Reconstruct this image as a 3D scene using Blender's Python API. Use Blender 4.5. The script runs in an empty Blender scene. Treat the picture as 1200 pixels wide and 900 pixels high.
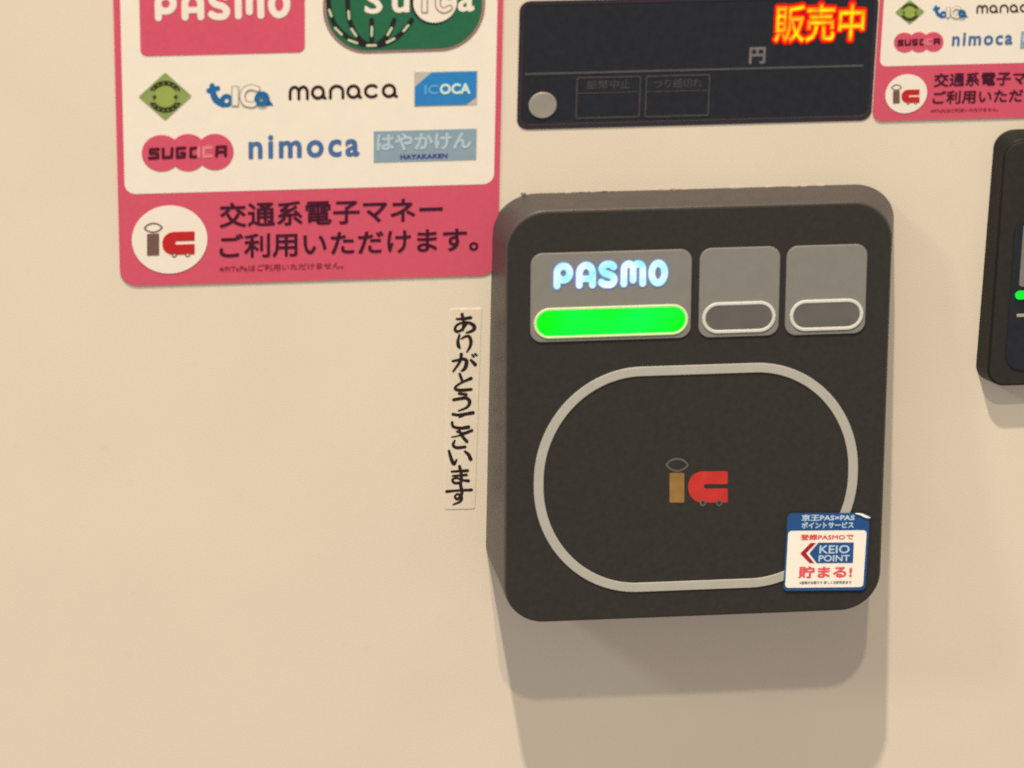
import bpy, math, random
import numpy as np
from mathutils import Vector, Matrix
random.seed(4)
S = bpy.context.scene
COL = S.collection

# ---------------------------------------------------------------- camera
F_PX, PITCH, YAW, ROLL, DIST = 5000.0, math.radians(27.55), math.radians(6.91), math.radians(1.31), 0.90
AIM = np.array([0.0, 0.0, 1.10])                      # where the optical axis meets the machine front (plane y = 0)
cp, sp, cy, sy = math.cos(PITCH), math.sin(PITCH), math.cos(YAW), math.sin(YAW)
FWD = np.array([sy*cp, cy*cp, -sp]); R0 = np.array([cy, -sy, 0.0]); U0 = np.cross(R0, FWD)
RIGHT = math.cos(ROLL)*R0 + math.sin(ROLL)*U0; UP = math.cos(ROLL)*U0 - math.sin(ROLL)*R0
CAM = AIM - FWD*(DIST/FWD[1])
cd = bpy.data.cameras.new('camera'); cam = bpy.data.objects.new('camera', cd); COL.objects.link(cam)
cd.sensor_fit = 'HORIZONTAL'; cd.sensor_width = 36.0; cd.lens = 36.0*F_PX/1200.0
cd.clip_start = 0.02; cd.clip_end = 50
cd.dof.use_dof = True; cd.dof.focus_distance = 1.10; cd.dof.aperture_fstop = 29   # hand-held phone: focus slightly behind the front
m = Matrix([[RIGHT[i], UP[i], -FWD[i], CAM[i]] for i in range(3)] + [[0, 0, 0, 1]])
cam.matrix_world = m
S.camera = cam

# ---------------------------------------------------------------- light
S.view_settings.view_transform = 'Standard'; S.view_settings.look = 'None'
S.view_settings.exposure = 0; S.view_settings.gamma = 1
S.cycles.use_denoising = False
W = bpy.data.worlds.new('World'); S.world = W; W.use_nodes = True
bg = W.node_tree.nodes['Background']
bg.inputs[0].default_value = (1.0, 0.82, 0.675, 1); bg.inputs[1].default_value = 0.40
TARGET = Vector((0.03, 0, 1.07))                      # the part of the front in view
def lamp(name, direction, dist, power, radius, color):
    d = Vector(direction).normalized()*dist
    l = bpy.data.lights.new(name, 'POINT'); l.energy = power; l.shadow_soft_size = radius; l.color = color
    o = bpy.data.objects.new(name, l); COL.objects.link(o); o.location = TARGET + d
lamp('ceiling_lamp', (-9.0, -23, 64), 4.2, 735, 0.048, (1.0, .785, .585))        # steep lamp: the long shadow
lamp('ceiling_lamp', (-2.1, -23, 36), 4.2, 225, 0.048, (1.0, .85, .52))        # second lamp: the short shadow
lamp('ceiling_lamp', (-42, -23, 37), 4.2, 104, 0.22, (1.0, .96, .74))          # third, weaker, from the left

# ---------------------------------------------------------------- materials
ILL = np.array([.96, .77, .545])
def lin(c): 
    c = np.array(c, float)/255.0
    return np.where(c <= .04045, c/12.92, ((c+.055)/1.055)**2.4)
MATS = {}
def mat(name, photo=None, base=None, rough=.5, spec=.3, vary=.04, scale=300, bump=0.0, metal=0.0, emit=None, strength=0.0, coat=0.0, alpha=1.0, emit2=None, escale=200, specks=0.0):
    if name in MATS: return MATS[name]
    b = np.clip(lin(photo)/ILL, .004, .9) if base is None else np.array(base)
    M = bpy.data.materials.new(name); M.use_nodes = True; nt = M.node_tree; n = nt.nodes; P = n['Principled BSDF']
    P.inputs['Roughness'].default_value = rough; P.inputs['Specular IOR Level'].default_value = spec
    P.inputs['Metallic'].default_value = metal; P.inputs['Coat Weight'].default_value = coat; P.inputs['Alpha'].default_value = alpha
    tc = n.new('ShaderNodeTexCoord')
    nz = n.new('ShaderNodeTexNoise'); nz.inputs['Scale'].default_value = scale; nz.inputs['Detail'].default_value = 5
    nt.links.new(tc.outputs['Object'], nz.inputs['Vector'])
    rp = n.new('ShaderNodeValToRGB')
    rp.color_ramp.elements[0].position = .3; rp.color_ramp.elements[1].position = .7
    rp.color_ramp.elements[0].color = (*np.clip(b*(1-vary), 0, 1), 1); rp.color_ramp.elements[1].color = (*np.clip(b*(1+vary), 0, 1), 1)
    nt.links.new(nz.outputs['Fac'], rp.inputs['Fac']); nt.links.new(rp.outputs['Color'], P.inputs['Base Color'])
    if bump:
        n2 = n.new('ShaderNodeTexNoise'); n2.inputs['Scale'].default_value = 2500; n2.inputs['Detail'].default_value = 3
        nt.links.new(tc.outputs['Object'], n2.inputs['Vector'])
        bp = n.new('ShaderNodeBump'); bp.inputs['Strength'].default_value = bump; bp.inputs['Distance'].default_value = .0002
        nt.links.new(n2.outputs['Fac'], bp.inputs['Height']); nt.links.new(bp.outputs['Normal'], P.inputs['Normal'])
    if emit is not None:
        P.inputs['Emission Color'].default_value = (*emit, 1); P.inputs['Emission Strength'].default_value = strength
        if emit2 is not None:                          # uneven diodes behind the diffuser
            n3 = n.new('ShaderNodeTexNoise'); n3.inputs['Scale'].default_value = escale; n3.inputs['Detail'].default_value = 2
            nt.links.new(tc.outputs['Object'], n3.inputs['Vector'])
            r3 = n.new('ShaderNodeValToRGB'); r3.color_ramp.elements[0].position = .36; r3.color_ramp.elements[1].position = .62
            r3.color_ramp.elements[0].color = (*emit, 1); r3.color_ramp.elements[1].color = (*emit2, 1)
            nt.links.new(n3.outputs['Fac'], r3.inputs['Fac']); nt.links.new(r3.outputs['Color'], P.inputs['Emission Color'])
    if specks:                                         # small grubby spots of their own shape
        n4 = n.new('ShaderNodeTexNoise'); n4.inputs['Scale'].default_value = 190; n4.inputs['Detail'].default_value = 3
        nt.links.new(tc.outputs['Object'], n4.inputs['Vector'])
        r4 = n.new('ShaderNodeMapRange'); r4.inputs[1].default_value = .66; r4.inputs[2].default_value = .78; r4.inputs[3].default_value = 0; r4.inputs[4].default_value = specks
        nt.links.new(n4.outputs['Fac'], r4.inputs[0])
        mx = n.new('ShaderNodeMix'); mx.data_type = 'RGBA'; mx.inputs[7].default_value = (.30, .26, .21, 1)
        nt.links.new(r4.outputs[0], mx.inputs[0]); nt.links.new(rp.outputs['Color'], mx.inputs[6]); nt.links.new(mx.outputs[2], P.inputs['Base Color'])
    MATS[name] = M
    return M

CREAM = mat('cream painted metal', base=(.79, .765, .715), rough=.42, spec=.35, vary=.026, scale=20, bump=.12, specks=.07)
PINK = mat('pink print', photo=(208, 80, 92), vary=.03, scale=900)
PAPER = mat('white print', photo=(238, 217, 184), vary=.015, scale=200)
RED = mat('red print', photo=(210, 80, 94), vary=.03, scale=900)
INK = mat('dark ink', photo=(62, 14, 34), vary=.1)
INKTINY = mat('small print ink', photo=(150, 45, 58), vary=.1)
BROWNINK = mat('dark brown ink', photo=(48, 20, 22))
GREEN = mat('green print', photo=(38, 98, 62), vary=.05, scale=900)
BORDER = mat('brown border print', photo=(165, 122, 104))
BLACKINK = mat('black ink', photo=(32, 30, 30))
CREAMINK = mat('pale track ink', photo=(205, 195, 150))
LIME = mat('lime print', photo=(140, 150, 80), vary=.06, scale=600)
LIMELIGHT = mat('bright lime print', photo=(150, 160, 68), vary=.04)
LIMEDARK = mat('dark lime ink', photo=(52, 50, 22))
TEAL = mat('blue print', photo=(36, 98, 136), vary=.05)
GREYLINE = mat('grey outline ink', photo=(165, 152, 130))
AZURE = mat('azure print', photo=(44, 122, 170), vary=.04)
BEIGE = mat('beige print', photo=(192, 175, 150))
PALEBLUE = mat('pale blue ink', photo=(205, 222, 226))
FAINTBLUE = mat('faint blue ink', photo=(92, 155, 192))
NIMO = mat('denim blue ink', photo=(74, 102, 138), vary=.06)
SLATE = mat('slate blue print', photo=(138, 153, 152), vary=.04)
SLATELIGHT = mat('pale slate ink', photo=(176, 188, 180))
VIOLET = mat('violet ink', photo=(64, 64, 122))
FADED = mat('faded pink ink', photo=(222, 122, 120))
MAROON = mat('maroon ink', photo=(80, 16, 30))
LOGOBROWN = mat('brown logo ink', photo=(112, 82, 66))
LOGORED = mat('red logo ink', photo=(190, 34, 32))
DUSK = mat('dark display plastic', base=(.020, .025, .038), rough=.30, spec=.22, vary=.12, scale=500)
BEZEL = mat('violet black plastic', base=(.030, .025, .042), rough=.35, spec=.4, vary=.1, scale=500)
GREYPRINT = mat('dim grey print', base=(.088, .098, .122), vary=.1)
DIMPRINT = mat('very dim grey print', base=(.058, .064, .078), vary=.2, scale=1500)
GREYMARK = mat('grey print', base=(.17, .18, .21), vary=.1)
BUTTON = mat('dull metal', base=(.36, .37, .37), rough=.45, metal=.25, vary=.08, scale=200)
BLACKPLATE = mat('matte black plastic', base=(.029, .030, .031), rough=.5, spec=.22, vary=.10, scale=700, bump=.25)
BLACKSHELL = mat('black plastic', base=(.013, .013, .014), rough=.5, spec=.25, vary=.1, scale=500, bump=.15)
HOUSING = mat('dark grey plastic', base=(.062, .060, .064), rough=.40, spec=.45, vary=.06, scale=300, bump=.15)
RINGMAT = mat('pale grey plastic', base=(.40, .43, .43), rough=.4, vary=.04)
WINDOW = mat('smoked grey window', base=(.205, .220, .232), rough=.35, spec=.35, vary=.03, scale=500)
LENS = mat('unlit smoked lens', base=(.112, .117, .128), rough=.12, spec=.6, vary=.10, scale=150)
PALERING = mat('ivory plastic', base=(.60, .66, .68), rough=.35)
GREENRING = mat('ivory plastic with green glow', base=(.55, .62, .5), rough=.35, emit=(.20, .55, .05), strength=.35)  # green spill from the lamp put into the ring's colour and emission
GREENLAMP = mat('lit green lamp', base=(.004, .05, .01), rough=.4, spec=.1, emit=(0.0, .93, .004), emit2=(0.0, 1.0, .06), escale=60, strength=1.05)
CYANLAMP = mat('lit cyan lettering', base=(.03, .05, .05), emit=(.32, .90, 1.0), emit2=(.80, .99, 1.0), escale=230, strength=1.03)
VIOLETGLOW = mat('lit violet lettering edge', base=(.05, .06, .08), emit=(.22, .27, .60), strength=.62)  # halo round the cyan letters, painted as dim emission
REDGLOW = mat('lit red diodes', base=(.05, .003, .003), spec=.1, emit=(.95, .002, .002), strength=1.0)  # red glow round the diodes, painted as emission
LEDGOLD = mat('lit amber diodes', base=(.05, .02, .003), spec=.1, emit=(1.0, .10, .004), emit2=(1.0, .36, .006), escale=260, strength=1.05)
LEDYELLOW = mat('lit yellow diodes', base=(.05, .04, .003), spec=.1, emit=(1.0, .30, .008), emit2=(1.0, .92, .0), escale=260, strength=1.05)
EMBLEMBAR = mat('ochre emblem print', base=(.26, .16, .055), vary=.15)
EMBLEMRED = mat('red emblem print', base=(.50, .035, .035), vary=.12)
EMBLEMLENS = mat('grey brown emblem print', base=(.12, .105, .11), vary=.1)
STBLUE = mat('sticker blue', photo=(34, 72, 112), base=None, rough=.3, vary=.06)
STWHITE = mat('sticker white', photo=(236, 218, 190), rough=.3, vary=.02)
STRED = mat('sticker red ink', photo=(214, 74, 74), vary=.1)
STCRIMSON = mat('sticker crimson ink', photo=(158, 26, 44), vary=.08)
STPALE = mat('sticker pale lettering', photo=(176, 188, 204))
STGREY = mat('sticker grey ink', photo=(120, 110, 105))
TAPE = mat('old label tape', base=(.80, .775, .712), rough=.35, spec=.4, vary=.03, scale=120)
TAPEEDGE = mat('grubby tape edge', base=(.73, .69, .61), rough=.6, vary=.1, scale=500)
BRUSHINK = mat('black brush ink', base=(.020, .013, .014), rough=.5, vary=.3, scale=900)
DUST = mat('grey dust', base=(.30, .27, .25), rough=.95, vary=.3, scale=2000)

# ---------------------------------------------------------------- frames: a flat face in space with its own u, v axes
class Frame:
    def __init__(s, O, X=(1, 0, 0), U=(0, 0, 1)):
        s.O = np.array(O, float); s.X = np.array(X, float); s.U = np.array(U, float); s.N = np.cross(s.X, s.U)   # N = out of the machine (-y)
        s.N = np.cross(s.U, s.X)*-1
    def px(s, x, y, w=0.0):                            # photograph measurement -> (u, v) on this face
        d = FWD + RIGHT*((x-600)/F_PX) - UP*((y-450)/F_PX)
        t = (w - np.dot(CAM-s.O, s.N))/np.dot(d, s.N)
        q = CAM + d*t - s.O
        return np.array([np.dot(q, s.X), np.dot(q, s.U)])
    def world(s, u, v, w=0.0): return s.O + s.X*u + s.U*v + s.N*w
    def matrix(s):
        return Matrix([[s.X[i], -s.N[i], s.U[i], s.O[i]] for i in range(3)] + [[0, 0, 0, 1]])
    def moved(s, u, v, w=0.0, ang=0.0):
        c, k = math.cos(ang), math.sin(ang)
        return Frame(s.world(u, v, w), c*s.X + k*s.U, -k*s.X + c*s.U)
    def box(s, B):                                     # B = (xl, yl, xr, yr, h): mid left, mid right, height -> cu, cv, w, h
        xl, yl, xr, yr, h = B
        a, b = s.px(xl, yl), s.px(xr, yr); mx, my = (xl+xr)/2, (yl+yr)/2
        t, q = s.px(mx, my-h/2), s.px(mx, my+h/2)
        return (a[0]+b[0])/2, (t[1]+q[1])/2, abs(b[0]-a[0]), abs(t[1]-q[1])
WALL = Frame((0, 0, 0)); WALL.N = np.array([0, -1.0, 0])
def wall_at(x, y):
    u, v = WALL.px(x, y); f = Frame((u, 0, v)); return f

# ---------------------------------------------------------------- objects
def link(name, data, parent=None, material=None):
    o = bpy.data.objects.new(name, data); COL.objects.link(o)
    if parent is not None: o.parent = parent
    if material is not None: data.materials.append(material)
    return o
def tag(o, label=None, cat=None, group=None, kind=None):
    for k, v in (('label', label), ('category', cat), ('group', group), ('kind', kind)):
        if v: o[k] = v
    return o
def thing(name, F, label, cat, group=None):
    o = bpy.data.objects.new(name, None); COL.objects.link(o); o.empty_display_size = .02
    o.matrix_world = F.matrix(); return tag(o, label, cat, group)

def loops_mesh(loops, w, t, bevel=0.0):
    """closed outlines in (u, v) -> a filled sheet from w to w+t out of the face (holes by even-odd)"""
    c = bpy.data.curves.new('outline', 'CURVE'); c.dimensions = '2D'; c.fill_mode = 'BOTH'
    c.extrude = max(t/2-bevel, 1e-6)
    if bevel: c.bevel_depth = bevel; c.bevel_resolution = 2; c.offset = -bevel
    K = 1000.0
    c.extrude *= K; c.bevel_depth *= K; c.offset *= K
    for L in loops:
        sp_ = c.splines.new('POLY'); sp_.points.add(len(L)-1)
        co = np.ones((len(L), 4)); co[:, :2] = np.asarray(L)*K; co[:, 2] = 0
        sp_.points.foreach_set('co', co.ravel()); sp_.use_cyclic_u = True
    o = bpy.data.objects.new('tmp', c); COL.objects.link(o)
    bpy.context.view_layer.update()
    me = bpy.data.meshes.new_from_object(o.evaluated_get(bpy.context.evaluated_depsgraph_get()))
    bpy.data.objects.remove(o); bpy.data.curves.remove(c)
    n = len(me.vertices); co = np.empty(n*3); me.vertices.foreach_get('co', co); co = co.reshape(-1, 3)/K
    out = np.stack([co[:, 0], -(co[:, 2] + w + t/2), co[:, 1]], 1)
    me.vertices.foreach_set('co', out.ravel()); me.materials.clear(); me.update()
    return me
def sheet(name, loops, w, t, material, parent, bevel=0.0, label=None):
    me = loops_mesh(loops, w, t, bevel); me.name = name
    o = link(name, me, parent, material)
    if label: o['label'] = label
    return o

def rrect(cu, cv, w, h, rx, ry=None, n=14):
    ry = rx if ry is None else ry; rx = min(rx, w/2-1e-6); ry = min(ry, h/2-1e-6); P = []
    for qx, qy, a0 in ((1, 1, 0), (-1, 1, 90), (-1, -1, 180), (1, -1, 270)):
        for k in range(n+1):
            a = math.radians(a0 + 90*k/n)
            P.append((cu + qx*(w/2-rx) + rx*math.cos(a), cv + qy*(h/2-ry) + ry*math.sin(a)))
    return np.array(P)
def ellipse(cu, cv, rx, ry, n=56): return np.array([(cu+rx*math.cos(2*math.pi*k/n), cv+ry*math.sin(2*math.pi*k/n)) for k in range(n)])

# signed distance shapes on a grid -> outlines
def contour(fn, x0, x1, y0, y1, step):
    xs = np.arange(x0, x1+step, step); ys = np.arange(y0, y1+step, step)
    X, Y = np.meshgrid(xs, ys); D = fn(X, Y); D = np.where(np.abs(D) < 1e-9, 1e-9, D)
    D[0, :] = D[-1, :] = D[:, 0] = D[:, -1] = np.maximum(D.max(), step)
    ins = D < 0; nxt = {}; pos = {}
    def pt(i, j, i2, j2):
        k = (i, j, i2, j2) if (i, j) < (i2, j2) else (i2, j2, i, j)
        if k not in pos:
            a, b = D[k[1], k[0]], D[k[3], k[2]]; t = a/(a-b)
            pos[k] = (xs[k[0]]*(1-t)+xs[k[2]]*t, ys[k[1]]*(1-t)+ys[k[3]]*t)
        return k
    code = ins[:-1, :-1]*1 + ins[:-1, 1:]*2 + ins[1:, 1:]*4 + ins[1:, :-1]*8
    jj, ii = np.nonzero((code > 0) & (code < 15))
    T = {1: ['lb'], 2: ['br'], 3: ['lr'], 4: ['rt'], 5: ['lb', 'rt'], 6: ['bt'], 7: ['lt'], 8: ['tl'], 9: ['tb'], 10: ['br', 'tl'], 11: ['tr'], 12: ['rl'], 13: ['rb'], 14: ['bl']}
    for i, j in zip(ii, jj):
        e = {'b': (i, j, i+1, j), 'r': (i+1, j, i+1, j+1), 't': (i, j+1, i+1, j+1), 'l': (i, j, i, j+1)}
        for s_ in T[int(code[j, i])]:
            nxt[pt(*e[s_[0]])] = pt(*e[s_[1]])
    loops = []
    while nxt:
        k0, k = nxt.popitem(); L = [pos[k0]]
        while k != k0 and k in nxt: L.append(pos[k]); k = nxt.pop(k)
        if len(L) >= 6:
            L = np.array(L); L = L[np.hypot(*(L-np.roll(L, 1, 0)).T) > .03*step]   # merge near-coincident points
            if len(L) < 4: continue
            a, b = np.roll(L, 1, 0), np.roll(L, -1, 0)                      # drop collinear points
            cr = np.abs((L[:, 0]-a[:, 0])*(b[:, 1]-a[:, 1]) - (L[:, 1]-a[:, 1])*(b[:, 0]-a[:, 0]))
            keep = cr > 1e-4*step*step
            if keep.sum() >= 3: loops.append(L[keep])
    return loops
def spline(P, n=8):
    P = np.array(P, float)
    if len(P) < 3: return P
    Q = np.vstack([2*P[0]-P[1], P, 2*P[-1]-P[-2]]); out = []
    for i in range(1, len(Q)-2):
        for k in range(n):
            t = k/n; a, b, c, d = Q[i-1], Q[i], Q[i+1], Q[i+2]
            out.append(.5*((2*b)+(c-a)*t+(2*a-5*b+4*c-d)*t*t+(3*b-a-3*c+d)*t**3))
    out.append(P[-1]); return np.array(out)
def stroke(P, r=None, smooth=True):
    P = np.array([(p[0], p[1], p[2] if len(p) > 2 else r) for p in P], float)
    if smooth: P = spline(P)
    def f(X, Y):
        D = np.full(X.shape, 1e9)
        for a, b in zip(P[:-1], P[1:]):
            dx, dy = b[0]-a[0], b[1]-a[1]; t = np.clip(((X-a[0])*dx+(Y-a[1])*dy)/(dx*dx+dy*dy+1e-12), 0, 1)
            D = np.minimum(D, np.hypot(X-a[0]-t*dx, Y-a[1]-t*dy)-(a[2]+t*(b[2]-a[2])))
        return D
    return f
def union(*fs): return lambda X, Y: np.minimum.reduce([f(X, Y) for f in fs])
def minus(a, *bs): return lambda X, Y: np.maximum.reduce([a(X, Y)] + [-b(X, Y) for b in bs])
def inter(a, b): return lambda X, Y: np.maximum(a(X, Y), b(X, Y))
def grow(a, d): return lambda X, Y: a(X, Y)-d
def disc(x, y, r, ry=None): 
    ry = ry or r
    return lambda X, Y: (np.hypot((X-x)/r, (Y-y)/ry)-1)*min(r, ry)
def rect(x0, y0, x1, y1, r=0.0):
    def f(X, Y):
        qx = np.abs(X-(x0+x1)/2)-(x1-x0)/2+r; qy = np.abs(Y-(y0+y1)/2)-(y1-y0)/2+r
        return np.hypot(np.maximum(qx, 0), np.maximum(qy, 0))+np.minimum(np.maximum(qx, qy), 0)-r
    return f
def poly(P):
    P = np.array(P, float)
    def f(X, Y):
        D = np.full(X.shape, 1e9); ins = np.zeros(X.shape, bool)
        for a, b in zip(P, np.roll(P, -1, 0)):
            dx, dy = b-a; t = np.clip(((X-a[0])*dx+(Y-a[1])*dy)/(dx*dx+dy*dy+1e-12), 0, 1)
            D = np.minimum(D, np.hypot(X-a[0]-t*dx, Y-a[1]-t*dy))
            c = (a[1] > Y) != (b[1] > Y)
            ins ^= c & (X < dx*(Y-a[1])/(dy if abs(dy) > 1e-12 else 1e-12)+a[0])
        return np.where(ins, -D, D)
    return f
def multi(loops):
    """even-odd distance field of several outlines, all segments at once"""
    A = np.vstack(loops); Bn = np.vstack([np.roll(L, -1, 0) for L in loops])
    def f(X, Y):
        sh = X.shape; x, y = X.ravel(), Y.ravel(); D = np.full(x.shape, 1e9); ins = np.zeros(x.shape, bool)
        for a, b in zip(A, Bn):
            dx, dy = b-a; t = np.clip(((x-a[0])*dx+(y-a[1])*dy)/(dx*dx+dy*dy+1e-12), 0, 1)
            D = np.minimum(D, (x-a[0]-t*dx)**2+(y-a[1]-t*dy)**2)
            if abs(dy) > 1e-12: ins ^= ((a[1] > y) != (b[1] > y)) & (x < dx*(y-a[1])/dy+a[0])
        D = np.sqrt(D); return np.where(ins, -D, D).reshape(sh)
    return f

def glyph_loops(text, spacing=1.0):
    c = bpy.data.curves.new('txt', 'FONT'); c.body = text; c.size = 1.0; c.resolution_u = 3; c.space_character = spacing
    o = bpy.data.objects.new('txt', c); COL.objects.link(o); bpy.context.view_layer.update()
    me = bpy.data.meshes.new_from_object(o.evaluated_get(bpy.context.evaluated_depsgraph_get()))
    bpy.data.objects.remove(o); bpy.data.curves.remove(c)
    cnt = {}
    for p in me.polygons:
        for k in p.edge_keys: cnt[k] = cnt.get(k, 0)+1
    if not cnt:                                               # no fill: take all edges
        for e in me.edges: cnt[tuple(e.vertices)] = 1
    V = np.array([v.co[:2] for v in me.vertices]); adj = {}
    # merge coincident vertices
    key = {}; idx = [key.setdefault((round(v[0], 5), round(v[1], 5)), i) for i, v in enumerate(V)]
    for (a, b), n in cnt.items():
        if n == 1: a, b = idx[a], idx[b]; adj.setdefault(a, []).append(b); adj.setdefault(b, []).append(a)
    loops = []; 
    while adj:
        a = next(iter(adj)); L = [a]
        while True:
            nb = adj.get(L[-1])
            if not nb: adj.pop(L[-1], None); break
            b = nb.pop(); 
            if L[-1] in adj.get(b, []): adj[b].remove(L[-1])
            if not adj[L[-1]]: adj.pop(L[-1])
            if b == a: break
            L.append(b)
        if len(L) > 2: loops.append(V[L])
        if a in adj and not adj[a]: adj.pop(a)
    bpy.data.meshes.remove(me)
    return loops
def fit(loops, F, B, keep_h=None):
    A = np.vstack(loops); lo, hi = A.min(0), A.max(0); cu, cv, w, h = F.box(B)
    return [(L-(lo+hi)/2)*np.array([w/(hi[0]-lo[0]), h/(hi[1]-lo[1])])+np.array([cu, cv]) for L in loops]
def bold_text(text, bold=0.0, spacing=1.0, cell=.022):
    if len(text) < 10: cell = .013
    L = glyph_loops(text, spacing)
    if bold:
        A = np.vstack(L); lo, hi = A.min(0), A.max(0); q = abs(bold)+.05
        L = contour(grow(multi(L), bold), lo[0]-q, hi[0]+q, lo[1]-q, hi[1]+q, cell)
    return L
INK_T = 0.00005
def text(name, s, F, B, w, material, parent, bold=0.0, spacing=1.0, t=INK_T, label=None):
    return sheet(name, fit(bold_text(s, bold, spacing), F, B), w, t, material, parent, label=label)
def traced(name, fn, bounds, step, F, w, t, material, parent, mp=None, label=None, bevel=0.0):
    """an outline measured on the photograph, carried to the face F and given real size and thickness"""
    L = contour(fn, bounds[0], bounds[2], bounds[1], bounds[3], step)
    mp = mp or (lambda x, y: (x, y))
    L = [np.array([F.px(*mp(x, y)) for x, y in l]) for l in L]
    return sheet(name, L, w, t, material, parent, label=label, bevel=bevel)
def circle_px(F, x, y, wpx):
    c = F.px(x, y); r = abs(F.px(x+wpx/2, y)[0]-F.px(x-wpx/2, y)[0])/2
    return c, r

# rounded five-letter wordmark, drawn with one even stroke
def wordmark(r=.118):
    def arc(cx, cy_, rx, ry, a0, a1, n=14): return [(cx+rx*math.cos(math.radians(a0+(a1-a0)*k/n)), cy_+ry*math.sin(math.radians(a0+(a1-a0)*k/n))) for k in range(n+1)]
    fs = []
    fs += [stroke(arc(.383, .61, .265, .27, 0, 360, 24), r, False), stroke([(.125, .118), (.125, .6)], r, False), stroke([(.125,.30),(.3,.345)], r*.8, False)]
    a = .926
    fs += [stroke([(a+.118, .118), (a+.118, .58)]+arc(a+.39, .58, .272, .302, 180, 0)+[(a+.662, .118)], r, False), stroke([(a+.118, .36), (a+.66, .36)], r*.9, False)]
    s_ = 1.853
    fs += [stroke([(s_+.60, .80), (s_+.50, .882), (s_+.25, .882), (s_+.12, .74), (s_+.22, .57), (s_+.52, .45), (s_+.63, .29), (s_+.52, .118), (s_+.24, .118), (s_+.1, .2)], r)]
    m_ = 2.765
    fs += [stroke([(m_+.118, .118), (m_+.118, .68)]+arc(m_+.308, .68, .19, .202, 180, 0)+[(m_+.498, .26)], r, False),
           stroke([(m_+.498, .6)]+arc(m_+.693, .68, .195, .202, 180, 0)+[(m_+.898, .118)], r, False)]
    fs += [stroke(arc(4.295, .5, .267, .382, 0, 360, 28), r, False)]
    return fs
def wordmark_loops(r=.118, g=0.0): return contour(grow(union(*wordmark(r)), g), -.2, 4.9, -.2, 1.2, .025)

# ---------------------------------------------------------------- the machine front
def box_mesh(x0, x1, y0, y1, z0, z1):
    me = bpy.data.meshes.new('box'); v = [(x, y, z) for x in (x0, x1) for y in (y0, y1) for z in (z0, z1)]
    me.from_pydata(v, [], [(0, 1, 3, 2), (4, 6, 7, 5), (0, 4, 5, 1), (2, 3, 7, 6), (0, 2, 6, 4), (1, 5, 7, 3)]); me.update(); return me
front = link('machine_front', box_mesh(-.6, .6, 0, .03, .45, 1.75), None, CREAM)
tag(front, kind='structure')

# ---------------------------------------------------------------- emblem: i with a lens, red c on two wheels
def emblem(parent, F, w, mp, mats, k):
    """mp maps the emblem's drawing units to photograph measurements on face F; k = grid step"""
    bar, red, lens = mats
    d = 96.0; R_ = (165**2+d**2)/(2*d); off = R_-d
    vesica = inter(disc(280, 170+off, R_), disc(280, 170-off, R_))
    e = link('emblem', None, parent) if False else None
    traced('emblem_lens', minus(vesica, grow(vesica, -24)), (60, 40, 500, 300), k, F, w, INK_T, lens, parent, mp)
    traced('emblem_bar', rect(172, 285, 380, 700, 12), (120, 240, 430, 750), k, F, w, INK_T, bar, parent, mp)
    c = minus(union(inter(rect(435, 262, 1400, 700, 205), rect(0, 0, 990, 2000)), rect(760, 262, 990, 700, 10)),
              union(rect(690, 440, 1100, 505), disc(690, 472, 34)), disc(640, 705, 46), disc(870, 705, 46))
    traced('emblem_train', c, (400, 220, 1040, 740), k, F, w, INK_T, red, parent, mp)
    ring = union(minus(disc(640, 705, 44), disc(640, 705, 24)), minus(disc(870, 705, 44), disc(870, 705, 24)))
    traced('emblem_wheels', ring, (560, 640, 960, 780), k, F, w, INK_T, lens, parent, mp)

# ---------------------------------------------------------------- pink payment signs
def diamond_logo(p, F, w, cx, cy_, hw, hh):
    pts = [(cx-hw, cy_+.5), (cx, cy_-hh), (cx+hw, cy_-.5), (cx, cy_+hh)]
    s_ = hw/30.5
    lg = traced('diamond_logo', grow(poly([(cx+(x-cx)*.93, cy_+(y-cy_)*.93) for x, y in pts]), 2.0*s_), (cx-hw-3, cy_-hh-3, cx+hw+3, cy_+hh+3), .5*s_, F, w, INK_T, LIME, p)
    ring = minus(disc(cx, cy_, 19.5*s_, 18.5*s_), disc(cx, cy_, 14.2*s_, 13.4*s_))
    top = inter(ring, rect(cx-30*s_, cy_-30*s_, cx+30*s_, cy_-7.5*s_)); bot = inter(ring, rect(cx-30*s_, cy_+7.0*s_, cx+30*s_, cy_+30*s_))
    dots = [disc(cx+16.8*s_*math.cos(math.radians(a)), cy_+16*s_*math.sin(math.radians(a)), 1.25*s_) for a in (38, 58, 78, 98, 118, 140, -35, -55, -75, -98, -120, -143)]
    traced('arc_lettering', minus(union(top, bot), *dots), (cx-22*s_, cy_-22*s_, cx+22*s_, cy_+22*s_), .3*s_, F, w+2*INK_T, INK_T, LIMEDARK, lg)
    traced('centre_disc', disc(cx, cy_, 13*s_, 12.2*s_), (cx-15*s_, cy_-15*s_, cx+15*s_, cy_+15*s_), .4*s_, F, w+2*INK_T, INK_T, LIMELIGHT, lg)
    star = union(*[stroke([(sx, cy_-1.6*s_), (sx, cy_+2.2*s_)], .8*s_, False) for sx in (cx-12.5*s_, cx+12.2*s_)], *[stroke([(sx-1.7*s_, cy_), (sx+1.7*s_, cy_)], .8*s_, False) for sx in (cx-12.5*s_, cx+12.2*s_)])
    traced('star_marks', star, (cx-18*s_, cy_-5*s_, cx+18*s_, cy_+5*s_), .25*s_, F, w+4*INK_T, INK_T, LIMEDARK, lg)
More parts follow.
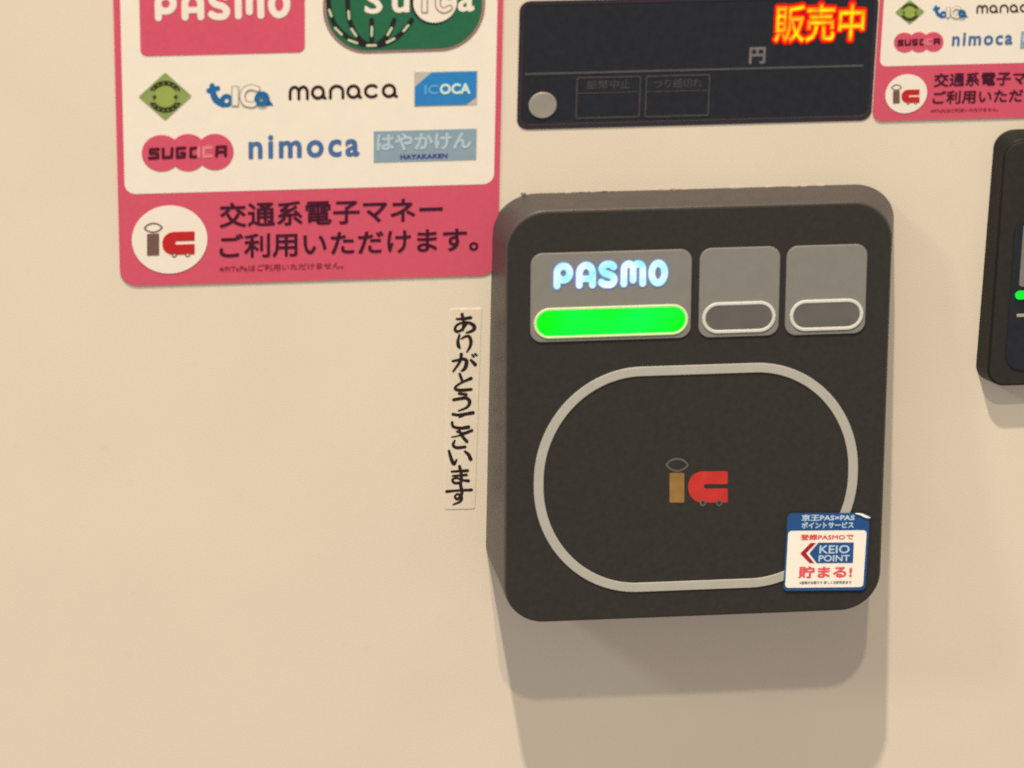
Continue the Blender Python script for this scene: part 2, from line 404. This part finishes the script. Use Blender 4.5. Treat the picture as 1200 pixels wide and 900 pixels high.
def chain_logo(p, F, w, x0, y0, s_):
    # drawing units of a six-letter word with two blue loops, outlined I and C
    mp = lambda x, y: (x0+(x-610)*s_, y0+(y-110)*s_ - .03*(x-610)*s_)
    yb = 0
    blue = union(stroke([(656, 130, 20), (662, 185, 24), (688, 242, 26), (740, 278, 24)]), stroke([(630, 168), (700, 152)], 19, False),
                 disc(768, 250, 52), minus(disc(1045, 248, 60, 62), rect(900, 295, 1200, 400)), poly([(1060, 190), (1135, 300), (1000, 300)]))
    lg = traced('chain_logo', minus(blue, disc(770, 252, 17), disc(1040, 250, 17), disc(712, 214, 11)), (580, 80, 1180, 340), 4, F, w, INK_T, TEAL, p, mp)
    I = rect(806, 136, 866, 296, 8); c_ = stroke([(1010, 165), (965, 150), (915, 165), (892, 215), (910, 270), (960, 288), (985, 282)], 24)
    traced('outlined_lettering', union(I, c_), (780, 100, 1060, 340), 4, F, w+2*INK_T, INK_T, GREYLINE, lg, mp)
    traced('inner_lettering', union(grow(I, -9), grow(c_, -9)), (780, 100, 1060, 340), 4, F, w+4*INK_T, INK_T, PAPER, lg, mp)
    traced('loop_tail', minus(disc(1045, 252, 50, 48), disc(1040, 252, 17)), (960, 180, 1120, 320), 4, F, w+6*INK_T, INK_T, TEAL, lg, mp)
def cloud_logo(p, F, w, x0, y0, s_):
    mp = lambda x, y: (x0+(x-108)*s_, y0+(y-500)*s_)
    f = union(disc(262, 655, 154, 143), disc(470, 650, 148, 146), disc(680, 645, 145, 142))
    lg = traced('cloud_logo', f, (60, 460, 880, 840), 5, F, w, INK_T, RED, p, mp)
    r = 12
    def L(pts): return stroke(pts, r, False)
    dark = union(L([(238, 622), (175, 625), (175, 655), (232, 655), (235, 688), (168, 692)]), L([(275, 620), (275, 688), (340, 684), (345, 616)]),
                 L([(445, 612), (385, 616), (385, 685), (440, 682), (442, 652), (415, 653)]), L([(532, 612), (492, 615), (490, 682), (532, 680)]),
                 L([(692, 675), (695, 606), (762, 602), (762, 672)]), L([(695, 645), (762, 642)]))
    traced('lettering', dark, (130, 560, 800, 730), 3, F, w+2*INK_T, INK_T, MAROON, lg, mp)
    faint = union(L([(552, 612), (552, 680)]), L([(650, 608), (592, 611), (592, 678), (650, 675)]))
    traced('faded_lettering', faint, (530, 580, 690, 710), 3, F, w+2*INK_T, INK_T, FADED, lg, mp)

def round_word(p, F, w, x0, y0, k):
    # six rounded letters of one even stroke; units of about one photograph pixel, y down from the foot line
    def arch(x0_, x1_, foot=-1.6):
        c = (x0_+x1_)/2; h = (x1_-x0_)/2
        return [(x0_, foot), (x0_, -9)] + [(c-h*math.cos(math.radians(a)), -9-6.4*math.sin(math.radians(a))) for a in range(15, 180, 15)] + [(x1_, -9), (x1_, foot)]
    R1 = 1.75; fs = [stroke(arch(1.8, 12), R1, False), stroke(arch(12, 22), R1, False), stroke(arch(49, 63.6), R1, False)]
    for xa, xb in ((26, 43.5), (67.5, 85), (109, 127)):
        c = (xa+xb)/2-.4; h = (xb-xa)/2-2.2
        fs.append(stroke([(c+h*math.cos(math.radians(a)), -8.5+6.7*math.sin(math.radians(a))) for a in range(0, 361, 18)], R1, False))
        fs.append(stroke([(c+h, -9), (c+h, -2.6), (xb-.6, -1.7)], R1, False))
    fs.append(stroke([(97.5+7.6*math.cos(math.radians(a)), -8.5+6.7*math.sin(math.radians(a))) for a in range(48, 313, 12)], R1, False))
    traced('wordmark', union(*fs), (-2, -20, 132, 2), .45, F, w, INK_T, BROWNINK, p, lambda x, y: (x0+x*k, y0+(y-.024*x)*k))
LINE1, LINE2, LINE3 = '交通系電子マネー', 'ご利用いただけます。', '※PiTaPaはご利用いただけません。'
def sign(label, left, white, corner, r_out, r_in, right_x, top_y, parts):
    (lx, ly), (rx, ry), (bx, by) = left
    L, R_, Bt = WALL.px(lx, ly)[0], WALL.px(rx, ry)[0], WALL.px(bx, by)[1]; T = WALL.px(bx, top_y)[1]
    F = Frame(((L+R_)/2, 0, Bt)); 
    root = thing('payment_sign', F, label, 'sign', 'pink payment signs stuck on the machine front')
    t = .0004
    l, r, b, tp = L-F.O[0], R_-F.O[0], 0.0, T-Bt
    sheet('backing', [rrect((l+r)/2, (b+tp)/2, r-l, tp-b, r_out)], 0, t, PINK, root)
    (wlx, wly), (wrx, wry), (wbx, wby) = white
    wl, wr, wb = F.px(wlx, wly)[0], F.px(wrx, wry)[0], F.px(wbx, wby)[1]; wt = tp-.0012
    sheet('white_panel', [rrect((wl+wr)/2, (wb+wt)/2, wr-wl, wt-wb, r_in)], t, INK_T, PAPER, root)
    return root, F, t+2*INK_T

root, F, w = sign('large pink-framed white sign of card logos left of the black card reader', ((137, 180), (587, 120), (364, 328)),
                  ((143.4, 110), (580.8, 100), (361, 220.7)), None, .0042, .0026, None, -330, None)
# red wordmark box, cut by the top of the view
c0 = F.px(163.8, 30); c1 = F.px(357, 20); bb = F.px(260, 62.7)[1]; tt = F.px(260, -46)[1]
rb = sheet('wordmark_box', [rrect((c0[0]+c1[0])/2, (bb+tt)/2, c1[0]-c0[0], tt-bb, .0016)], w, INK_T, RED, root)
sheet('lettering', fit(wordmark_loops(), F, (181, 7.3, 340, 3.3, 34)), w+2*INK_T, INK_T, PAPER, rb)
# green card logo with track lines
def green_shape(d): return grow(union(inter(rect(378.5, -50, 568, 59.6, 53), rect(0, -200, 900, 900))), -d)
tilt = lambda x, y: (x, y-.03*(x-475)+.3)
g = traced('green_card_logo', green_shape(0), (370, -60, 580, 70), .6, F, w, INK_T, BROWNINK, root, tilt)
traced('border', green_shape(.7), (370, -60, 580, 70), .6, F, w+2*INK_T, INK_T, BORDER, g, tilt)
traced('field', green_shape(3.6), (370, -60, 580, 70), .6, F, w+4*INK_T, INK_T, GREEN, g, tilt)
w2 = w+6*INK_T
tr = [[(385, -30), (384.5, 0), (388, 18), (396, 32), (411, 44.5), (424, 50), (435, 51.5), (447, 50.5), (462, 44), (475, 32), (482, 22)],
      [(407, -30), (407, 0), (408.5, 18), (414, 34), (423, 46), (432, 51)], [(435.3, 22), (435.3, 50)], [(461.5, 22), (456, 36), (449, 45), (441, 51)]]
traced('track_lines', union(*[stroke(q, 2.7) for q in tr]), (375, -40, 500, 60), .4, F, w2, INK_T, BLACKINK, g)
ds = [((385.5, 10), (388, 17)), ((392.5, 31), (400, 38.5)), ((408.5, 45.2), (418, 48.6)), ((430, 51.6), (440, 51.3)), ((453, 48), (461.5, 43.5)), ((472.5, 34.5), (478, 28)),
      ((408, 11.5), (408.8, 20)), ((411.5, 32), (417, 40)), ((435.4, 30), (435.2, 40)), ((458.5, 31), (454, 39))]
traced('track_dashes', union(*[stroke([a, b], 1.35, False) for a, b in ds]), (375, 0, 500, 60), .3, F, w2+2*INK_T, INK_T, CREAMINK, g)
text('lettering', 'S', F, (427, -.3, 448, -.9, 30), w2, PAPER, g, bold=.022)
text('lettering', 'u', F, (459, 1.8, 479.5, 1.2, 23.5), w2, PAPER, g, bold=.022)
text('lettering', 'a', F, (536, -.2, 555.5, -.8, 25), w2, PAPER, g, bold=.022)
cc, rr = circle_px(F, 509.5, 1, 51)
traced('disc_shadow', disc(508, .5, 27, 26.5), (475, -32, 540, 32), .6, F, w2, INK_T, BLACKINK, g)  # black printed disc behind the white one
sheet('white_disc', [ellipse(cc[0], cc[1], rr, rr)], w2+2*INK_T, INK_T, PAPER, g)
for nm, mt, gr, k in (('outlined_lettering', BORDER, 0, 4), ('inner_lettering', PAPER, -1.5, 6)):
    f = union(grow(rect(493, -9, 501, 13.4, 1), gr), grow(disc(497, -17, 4.6), gr), grow(stroke([(526.5, 7), (520, 10.2), (514, 7), (512.5, 0), (515, -7), (521, -9), (526.5, -6)], 3.6), gr))
    traced(nm, f, (485, -30, 540, 22), .4, F, w2+k*INK_T, INK_T, mt, g)
diamond_logo(root, F, w, 193.5, 112, 30.5, 27.5)
chain_logo(root, F, w, 241.5, 96.5, .15)
round_word(root, F, w, 338, 116.6, 1.0)
def corner_logo(p):
    q = [F.px(*a) for a in ((485, 83.2), (559, 81.6), (559, 121.4), (485, 123.8))]
    u0, u1, v1, v0 = (q[0][0]+q[3][0])/2, (q[1][0]+q[2][0])/2, (q[0][1]+q[1][1])/2, (q[2][1]+q[3][1])/2
    lg = sheet('corner_cut_logo', [rrect((u0+u1)/2, (v0+v1)/2, u1-u0, v1-v0, .0001)], w, INK_T, BEIGE, p)
    W_, H_ = u1-u0, v1-v0; e = .0002
    sheet('blue_field', [np.array([(u0+e, v0+e), (u1-.17*W_, v0+e), (u1-e, v0+.24*H_), (u1-e, v1-e), (u0+.27*W_, v1-e), (u0+e, v1-.42*H_)])], w+2*INK_T, INK_T, AZURE, lg)
    text('lettering', 'OCA', F, (515, 103.2, 551, 102, 12.5), w+4*INK_T, PALEBLUE, lg, bold=.04)
    text('faded_lettering', 'IC', F, (497, 104, 513.5, 103.4, 11), w+4*INK_T, FAINTBLUE, lg, bold=.03)
corner_logo(root)
cloud_logo(root, F, w, 166, 155.3, .15)
text('wordmark', 'nimoca', F, (291, 171.8, 421, 168.2, 28), w, NIMO, root, bold=.028, spacing=1.22)
def slate_logo(p, B, t1, t2, F):
    cu, cv, W_, H_ = F.box(B)
    lg = sheet('slate_logo', [rrect(cu, cv, W_, H_, .0001)], w, INK_T, SLATE, p)
    if t1:
        text('lettering', 'はやかけん', F, t1, w+2*INK_T, SLATELIGHT, lg, bold=.034)
        text('small_lettering', 'HAYAKAKEN', F, t2, w+2*INK_T, VIOLET, lg, bold=.04, spacing=1.1)
slate_logo(root, (437.8, 171, 558, 168, 36.5), (441, 166, 552, 162.8, 20), (469, 182.8, 524, 181, 5.4), F)
cc, rr = circle_px(F, 198.7, 279.7, 88.6)
cd_ = sheet('emblem_disc', [ellipse(cc[0], cc[1], rr, rr)], w, INK_T, PAPER, root)
emblem(cd_, F, w+2*INK_T, lambda x, y: (172+(x-170)*.0683, 270.6+(y-260)*.0614-.03*(x-500)*.0683), (LOGOBROWN, LOGORED, LOGOBROWN), 9)
text('lettering', LINE1, F, (257, 251.2, 518.5, 243.6, 29), w, INK, root, bold=.016)
text('lettering', LINE2, F, (257, 287.6, 560.5, 279, 28.5), w, INK, root, bold=.016)
text('small_print', LINE3, F, (257, 313.8, 402, 309.6, 7.5), w, INKTINY, root, bold=.008)

root, F, w = sign('small pink-framed sign of card logos at the top right edge, right of the dark display', ((1026.8, 65), (1320, 60), (1113, 139)),
                  ((1033.3, 35), (1316, 60), (1120, 74.7)), None, .0024, .0016, None, -160, None)
diamond_logo(root, F, w, 1065.6, 13, 16.8, 14)
chain_logo(root, F, w, 1092.6, 5.4, .0785)
round_word(root, F, w, 1143.7, 14.8, .575)
cloud_logo(root, F, w, 1047, 36.2, .081)
text('wordmark', 'nimoca', F, (1115.3, 45.3, 1186.3, 43.4, 15.6), w, NIMO, root, bold=.028, spacing=1.22)
slate_logo(root, (1195.5, 46, 1262, 44, 20), (1197.5, 43.5, 1259, 41.5, 11), (1212, 52.6, 1243, 51.8, 3), F)
cc, rr = circle_px(F, 1061.5, 108.9, 48.8)
cd_ = sheet('emblem_disc', [ellipse(cc[0], cc[1], rr, rr)], w, INK_T, PAPER, root)
emblem(cd_, F, w+2*INK_T, lambda x, y: (1045.8+(x-170)*.038, 104+(y-260)*.0352-.03*(x-500)*.038), (LOGOBROWN, LOGORED, LOGOBROWN), 12)
text('lettering', LINE1, F, (1094, 93.2, 1238, 88.8, 16), w, INK, root, bold=.016)
text('lettering', LINE2, F, (1092.5, 113.8, 1260, 108.6, 15.5), w, INK, root, bold=.016)
text('small_print', LINE3, F, (1090, 128.8, 1169, 126.6, 4.2), w, INKTINY, root, bold=.008)

# ---------------------------------------------------------------- dark display panel
uL, uR = WALL.px(607.2, 75)[0], WALL.px(1025.4, 65)[0]; vB, vT = WALL.px(811, 146.2)[1], WALL.px(811, -3.5)[1]
F = Frame(((uL+uR)/2, 0, (vB+vT)/2)); W_, H_ = uR-uL, vT-vB
root = thing('display_panel', F, 'dark display with glowing amber and red lettering above the large card reader', 'display')
sheet('bezel', [rrect(0, 0, W_, H_, .0026), rrect(.0001, .0001, W_-.0021, H_-.0024, .0016)[::-1]], 0, .00026, BEZEL, root, bevel=.0001)
sheet('screen', [rrect(.0001, .0001, W_-.0018, H_-.0020, .0016)], 0, .00015, DUSK, root)
w = .00015
a, b = F.px(615, 86.7, w), F.px(1011.5, 77, w)
sheet('divider_line', [rrect((a[0]+b[0])/2, (a[1]+b[1])/2, b[0]-a[0], .00042, .0001)], w, .0001, GREYPRINT, root)
for nm, B, tB, s_, dv in (('message_frame', (674.6, 114.7, 750.6, 112.6, 49), (687.7, 99.4, 738.7, 98, 11), '紙幣中止', 108.2), ('message_frame', (755.8, 112.8, 831.4, 111, 49), (766, 98, 822.7, 96.6, 11), 'つり銭切れ', 106.4)):
    cu, cv, W1, H1 = F.box(B)
    fr = sheet(nm, [rrect(cu, cv, W1, H1, .0005), rrect(cu, cv, W1-.00075, H1-.00075, .0003)], w, .00012, DIMPRINT, root)
    dvv = F.px((B[0]+B[2])/2, dv)[1]
    sheet('inner_line', [rrect(cu, dvv, W1-.0008, .00022, .0001)], w, .0001, DIMPRINT, fr)
    text('lettering', s_, F, tB, w, DIMPRINT, fr, bold=.012)
text('yen_mark', '円', F, (877.8, 65, 897, 64.4, 19.5), w, GREYMARK, root, bold=.035)
B = (908.5, 27.6, 1012, 24.4, 42)
led = glyph_loops('販売中'); A = np.vstack(led); lo, hi = A.min(0), A.max(0)
cu, cv, W1, H1 = F.box(B); sc = np.array([W1/(hi[0]-lo[0]), H1/(hi[1]-lo[1])]); ctr = (lo+hi)/2
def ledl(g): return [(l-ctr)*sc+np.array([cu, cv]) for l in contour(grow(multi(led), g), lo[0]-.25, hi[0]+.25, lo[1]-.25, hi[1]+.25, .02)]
lt = sheet('lit_lettering', ledl(.095), w, .0001, REDGLOW, root)  # glow drawn as a wider emissive copy of the characters
sheet('bright_lettering', ledl(.032), w+.0002, .0001, LEDGOLD, lt)
sheet('core_lettering', ledl(-.012), w+.0004, .0001, LEDYELLOW, lt)
cc, rr = circle_px(F, 635.8, 122.6, 33)
sheet('round_button', [ellipse(cc[0], cc[1], rr, rr)], w-.0001, .0005, BUTTON, root, bevel=.0002)

# ---------------------------------------------------------------- card readers
def loft(name, rings, F, parent, material):
    """rings of world points, same count; closed ends"""
    n = len(rings[0]); Mi = F.matrix().inverted(); V = [tuple(Mi @ Vector(p)) for r in rings for p in r]; Fc = []
    for k in range(len(rings)-1):
        for i in range(n): Fc.append((k*n+i, k*n+(i+1) % n, (k+1)*n+(i+1) % n, (k+1)*n+i))
    Fc.append(tuple(range(n))[::-1]); Fc.append(tuple(range((len(rings)-1)*n, len(rings)*n)))
    me = bpy.data.meshes.new(name); me.from_pydata(V, [], Fc); me.update()
    import bmesh
    b_ = bmesh.new(); b_.from_mesh(me); bmesh.ops.recalc_face_normals(b_, faces=b_.faces); b_.to_mesh(me); b_.free()
    o = link(name, me, parent, material)
    for p in me.polygons: p.use_smooth = len(p.vertices) == 4
    md = me
    try: me.set_sharp_from_angle(angle=math.radians(32))
    except Exception: pass
    return o
def reader_body(F, cu, cv, W1, H1, R1, draft, root, rim=.0005, inset=.0005, shell=None):
    """drafted housing from the machine front to the tilted face F"""
    dl, dr, dt, db = draft
    face = rrect(cu, cv, W1, H1, R1)
    rings = []
    Wp = [F.world(u, v) for u, v in face]
    back = []
    for (u, v), p in zip(face, Wp):
        fu, fv = (u-cu)/(W1/2), (v-cv)/(H1/2)
        back.append(np.array([p[0] + (dr if fu > 0 else dl)*fu, 0.0, p[2] + (dt if fv > 0 else db)*fv]))
    fr = [F.world(u, v, -rim) for u, v in face]
    rings.append(back); rings.append(fr)
    for k in (1, 2, 3):
        a = math.radians(30*k); q = rim*1.0
        rings.append([F.world(u, v, -rim+rim*math.sin(a)) for u, v in rrect(cu, cv, W1-2*q*(1-math.cos(a)), H1-2*q*(1-math.cos(a)), R1-q*(1-math.cos(a)))])
    body = loft('housing', rings, F, root, shell or HOUSING)
    plate = sheet('front_plate', [rrect(cu, cv, W1-2*inset, H1-2*inset, R1-inset)], -.0002, .0005, BLACKPLATE, root, bevel=.0002)
    return body
DT, DB = .008, .0230                                   # how far the face stands out at its top and bottom
top = Frame((0, -DT, 0)); bot = Frame((0, -DB, 0))
vt = top.px(820, 241)[1]; vb = bot.px(815, 722.5)[1]
U = np.array([0, DB-DT, vt-vb]); H1 = np.linalg.norm(U); U /= H1
O = np.array([0, -(DT+DB)/2, (vt+vb)/2]); F = Frame(O, (1, 0, 0), U)
a, b = F.px(591.5, 480), F.px(1039.5, 460)
ucen, W1 = (a[0]+b[0])/2, b[0]-a[0]
F = F.moved(ucen, 0); READER = F
root = thing('card_reader', F, 'large black card reader with lit green bar and cyan lettering below the display', 'card reader')
reader_body(F, 0, 0, W1, H1, .0098, (.0021, .0021, .0006, .0006), root)
z = .0003
def pill(B, F, z, ringm, lensm, parent, inner=None, thick=.00085):
    cu, cv, w_, h_ = F.box(B)
    rg = sheet('lamp_ring', [rrect(cu, cv, w_, h_, h_/2), rrect(cu, cv, w_-2*thick, h_-2*thick, h_/2-thick)], z, .00035, ringm, parent, bevel=.0002)
    sheet('lamp_lens', [rrect(cu, cv, w_-2*thick+.0001, h_-2*thick+.0001, h_/2-thick)], z, .0002, lensm, rg)
def window(B, F, r=.0028):
    cu, cv, w_, h_ = F.box(B)
    return sheet('status_window', [rrect(cu, cv, w_, h_, r)], z, .0005, WINDOW, root, bevel=.0002)
w1 = window((621.3, 348.2, 809.7, 343, 104), F)
w1['label'] = 'wide grey window with lit cyan lettering and green bar'
e = sheet('lit_lettering', fit(wordmark_loops(.118, .095), F, (646, 322.4, 784, 318, 35.5)), z+.0005, .0001, VIOLETGLOW, w1)  # halo drawn as a wider, dimmer copy of the letters
sheet('bright_lettering', fit(wordmark_loops(.138, .0), F, (648, 322.2, 782, 317.8, 32)), z+.0007, .0001, CYANLAMP, e)
pill((624.9, 377.6, 805.8, 372.8, 36), F, z+.0005, GREENRING, GREENLAMP, w1, thick=.00062)
w2_ = window((818.8, 342.4, 912.9, 339.8, 104.5), F); pill((822, 371.4, 908.3, 369.2, 36.5), F, z+.0005, PALERING, LENS, w2_)
w3_ = window((920.2, 339.8, 1014.6, 337.2, 104.5), F); pill((924.6, 368.6, 1010.9, 366.4, 36.5), F, z+.0005, PALERING, LENS, w3_)
cu, cv, w_, h_ = F.box((625.2, 564.0, 1004.8, 553.0, 263.2))
q = .00235
rg = sheet('touch_ring', [rrect(cu, cv, w_, h_, .0255, .0280, 30), rrect(cu, cv, w_-2*q, h_-2*q, .0255-q, .0280-q, 30)], z, .0004, RINGMAT, root, bevel=.00015)
emblem(root, F, z, lambda x, y: (770+x/12, 530+y/12), (EMBLEMBAR, EMBLEMRED, EMBLEMLENS), 10)
# grey dust caught along the top edge, where the housing meets the machine front
import bmesh
bm = bmesh.new(); Mi = F.matrix().inverted()
for k in range(60):
    u = random.choice([random.uniform(610, 1000), random.gauss(692, 10), random.gauss(786, 8), random.gauss(870, 8), random.gauss(908, 8), random.gauss(938, 7)])
    y = 226.5-.024*(u-633)+random.uniform(-1.2, .9)
    p = WALL.px(u, y); r = random.uniform(.00015, .00042)
    bmesh.ops.create_icosphere(bm, subdivisions=1, radius=r, matrix=Mi @ Matrix.Translation((p[0], -r*.5, p[1])) @ Matrix.Diagonal((random.uniform(1, 3.5), .8, random.uniform(.6, 1), 1)))
me = bpy.data.meshes.new('dust_line'); bm.to_mesh(me); bm.free(); link('dust_line', me, root, DUST)

# ---------------------------------------------------------------- point sticker on the reader's lower right corner
c = READER.px(968.5, 646.5, .0008); K = READER.moved(c[0], c[1], .0008, math.radians(-1.7))
st = thing('point_sticker', K, 'blue and white point service sticker on the lower right corner of the large card reader', 'sticker')
cu, cv, w_, h_ = K.box((920.3, 646.3, 1017, 646.5, 91))
sheet('backing', [np.vstack([rrect(cu, cv, w_, h_, .0012)[15:], [(cu+w_/2-.0001, cv+h_/2-.0022), (cu+w_/2+.0003, cv+h_/2-.0010), (cu+w_/2-.0018, cv+h_/2-.0001)]])], 0, .00012, STBLUE, st)
k1 = .00014
cu2, cv2, w2q, h2q = K.box((921.8, 655, 1013.4, 654.6, 66.5))
sheet('white_panel', [rrect(cu2, cv2, w2q, h2q, .0009)], k1, INK_T, STWHITE, st)
text('heading_lettering', '京王PAS×PAS', K, (939.3, 606.4, 1001.3, 606.2, 7.6), k1, STPALE, st, bold=.03)
text('heading_lettering', 'ポイントサービス', K, (939.3, 615, 1000.4, 615, 7.4), k1, STPALE, st, bold=.03)
k2 = k1+2*INK_T
text('red_lettering', '登録PASMOで', K, (938, 629, 1000, 628.6, 6.6), k2, STRED, st, bold=.02)
cm = lambda x, y: (900+x/8.18, 590+y/8.18)
traced('arrow_mark', poly([(308, 475), (408, 374), (458, 374), (362, 473), (442, 568), (396, 566)]), (280, 340, 480, 600), 3, K, k2, INK_T, STCRIMSON, st, cm)
pt = traced('blue_tag', poly([(395, 474), (482, 372), (820, 370), (812, 565), (465, 567)]), (370, 340, 850, 600), 4, K, k2, INK_T, STBLUE, st, cm)
text('lettering', 'KEIO', K, (960, 643.2, 995.4, 643, 9.6), k2+2*INK_T, STPALE, pt, bold=.015)
text('lettering', 'POINT', K, (959, 653.7, 995.4, 653.4, 7.4), k2+2*INK_T, STPALE, pt, bold=.02)
text('red_lettering', '貯まる!', K, (935.6, 670.2, 998.4, 669.4, 14), k2, STRED, st, bold=.03)
text('small_print', '※登録が必要です 詳しくは駅係員まで', K, (936.6, 682.3, 997.3, 681.9, 3.4), k2, STGREY, st, bold=.012)
# glint on the curling upper right corner, drawn as a thin white strip
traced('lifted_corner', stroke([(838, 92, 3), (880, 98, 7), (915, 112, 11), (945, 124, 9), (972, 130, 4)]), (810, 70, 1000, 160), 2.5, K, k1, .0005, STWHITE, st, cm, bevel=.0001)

# ---------------------------------------------------------------- brush-lettered tape
c = WALL.px(542.2, 478.5); T = WALL.moved(c[0], c[1], 0, 0); T.N = np.array([0, -1.0, 0])
T = Frame((c[0], 0, c[1]), (math.cos(-.013), 0, math.sin(-.013)), (-math.sin(-.013), 0, math.cos(-.013)))
tp = thing('tape_label', T, 'narrow cream tape with vertical black brush lettering left of the large card reader', 'label')
cu, cv, w_, h_ = T.box((524.6, 479.5, 560, 478.5, 234))
sheet('tape', [rrect(cu, cv, w_, h_, .0004)], 0, .00015, TAPE, tp)
sheet('tape_edge', [rrect(cu, cv, w_+.0003, h_+.0003, .0005), rrect(cu, cv, w_-.0002, h_-.0002, .0003)], 0, .00008, TAPEEDGE, tp)  # slightly darker rim round the tape
o2 = 864
BR = [
 [(145, 133, 8), (200, 131, 10), (262, 121, 12)], [(190, 94, 12), (203, 150, 10), (196, 226, 9)],
 [(238, 160, 7), (205, 205, 8), (160, 238, 10), (132, 226, 11), (140, 192, 9), (182, 166, 8), (245, 164, 10), (288, 188, 14), (292, 216, 13), (262, 238, 10), (226, 248, 6)],
 [(168, 268, 8), (155, 320, 11), (160, 358, 13), (172, 378, 7)], [(186, 300, 6), (212, 282, 8), (248, 280, 11), (264, 318, 13), (258, 362, 11), (230, 412, 5)],
 [(112, 488, 8), (150, 480, 9), (200, 470, 11), (228, 490, 14), (214, 548, 13), (186, 570, 7)], [(184, 430, 12), (172, 490, 10), (116, 574, 7)],
 [(264, 478, 9), (300, 516, 14)], [(276, 436, 8), (288, 450, 8)], [(300, 428, 8), (314, 440, 7)],
 [(170, 597, 10), (186, 640, 11), (192, 655, 7)], [(266, 634, 12), (205, 660, 8), (146, 694, 8), (132, 722, 10), (180, 734, 12), (268, 726, 10)],
 [(164, 762, 9), (226, 770, 10)], [(118, 814, 11), (165, 806, 11), (225, 800, 12), (254, 830, 13), (232, 876, 9), (160, 908, 5)],
 [(112, o2+72, 10), (165, o2+78, 10), (282, o2+60, 13)], [(165, o2+98, 5), (200, o2+84, 7)], [(106, o2+142, 10), (116, o2+176, 10), (176, o2+190, 11), (244, o2+180, 13)],
 [(146, o2+218, 7), (195, o2+232, 8), (272, o2+210, 11)], [(166, o2+212, 9), (196, o2+262, 11), (230, o2+302, 12)], [(102, o2+266, 4), (180, o2+248, 6), (250, o2+222, 8)],
 [(128, o2+296, 7), (114, o2+332, 10), (145, o2+354, 11), (216, o2+348, 10)],
 [(80, o2+382, 9), (96, o2+440, 12), (120, o2+490, 13), (144, o2+456, 6)], [(214, o2+386, 8), (244, o2+412, 12), (262, o2+450, 14)],
 [(168, o2+512, 11), (184, o2+580, 11), (180, o2+652, 10)], [(102, o2+556, 7), (236, o2+548, 11)], [(110, o2+592, 6), (228, o2+584, 9)],
 [(180, o2+650, 9), (128, o2+652, 9), (108, o2+626, 8), (140, o2+610, 7), (198, o2+628, 8), (244, o2+634, 11)],
 [(60, o2+724, 10), (150, o2+716, 8), (270, o2+710, 10)], [(178, o2+672, 12), (188, o2+740, 11), (152, o2+788, 9), (130, o2+768, 8), (150, o2+746, 7), (184, o2+764, 10), (176, o2+806, 9), (116, o2+834, 5)],
]
traced('brush_lettering', union(*[stroke([(x, y, q*1.14+1.0) for x, y, q in s_]) for s_ in BR]), (40, 70, 340, o2+850), 4, T, .00016, INK_T, BRUSHINK, tp, lambda x, y: (515+x/7.2, 355+y/7.2))

# ---------------------------------------------------------------- second reader, cut by the right edge of the view
DT2, DB2 = .0035, .0052
top = Frame((0, -DT2, 0)); bot = Frame((0, -DB2, 0))
vt = top.px(1200, 163)[1]; vb = bot.px(1200, 452)[1]
U = np.array([0, DB2-DT2, vt-vb]); H1 = np.linalg.norm(U); U /= H1
F = Frame((0, -(DT2+DB2)/2, (vt+vb)/2), (1, 0, 0), U)
a = F.px(1166, 310); W1 = .052
F = F.moved(a[0]+W1/2, 0)
root = thing('card_reader', F, 'smaller black card reader with a green lamp, cut off by the right edge', 'card reader')
reader_body(F, 0, 0, W1, H1, .0046, (.0016, .0016, .0010, .0012), root, inset=.0006, shell=BLACKSHELL)
z = .0003
cu, cv, w_, h_ = F.box((1189, 345, 1300, 341.5, 118))
f0 = F.px(1195, 252); f1 = F.px(1195, 433)
cvv = (f0[1]+f1[1])/2
u0 = F.px(1188.5, 350)[0]
rs = sheet('touch_pad', [rrect(u0+.0145-.0006, cvv, .0302, f0[1]-f1[1], .0045)], z, .0004, DUSK, root, bevel=.00015)
gw = F.px(1197, 262)[1]; gl = F.px(1194, 334)[1]
sw = sheet('status_window', [rrect(u0+.0147, (gw+gl)/2, .028, gw-gl, .0008)], z+.0004, .0003, WINDOW, root)
l0, l1 = F.px(1189, 339.5)[1], F.px(1189, 348.8)[1]
sheet('lamp_lens', [rrect(u0+.0040, (l0+l1)/2, .0080, l0-l1, (l0-l1)/2)], z+.0004, .0004, GREENLAMP, root)
l2 = F.px(1192, 368)[1]
sheet('pale_line', [rrect(u0+.0147, l2, .028, .0007, .0003)], z+.0004, .0002, RINGMAT, root)
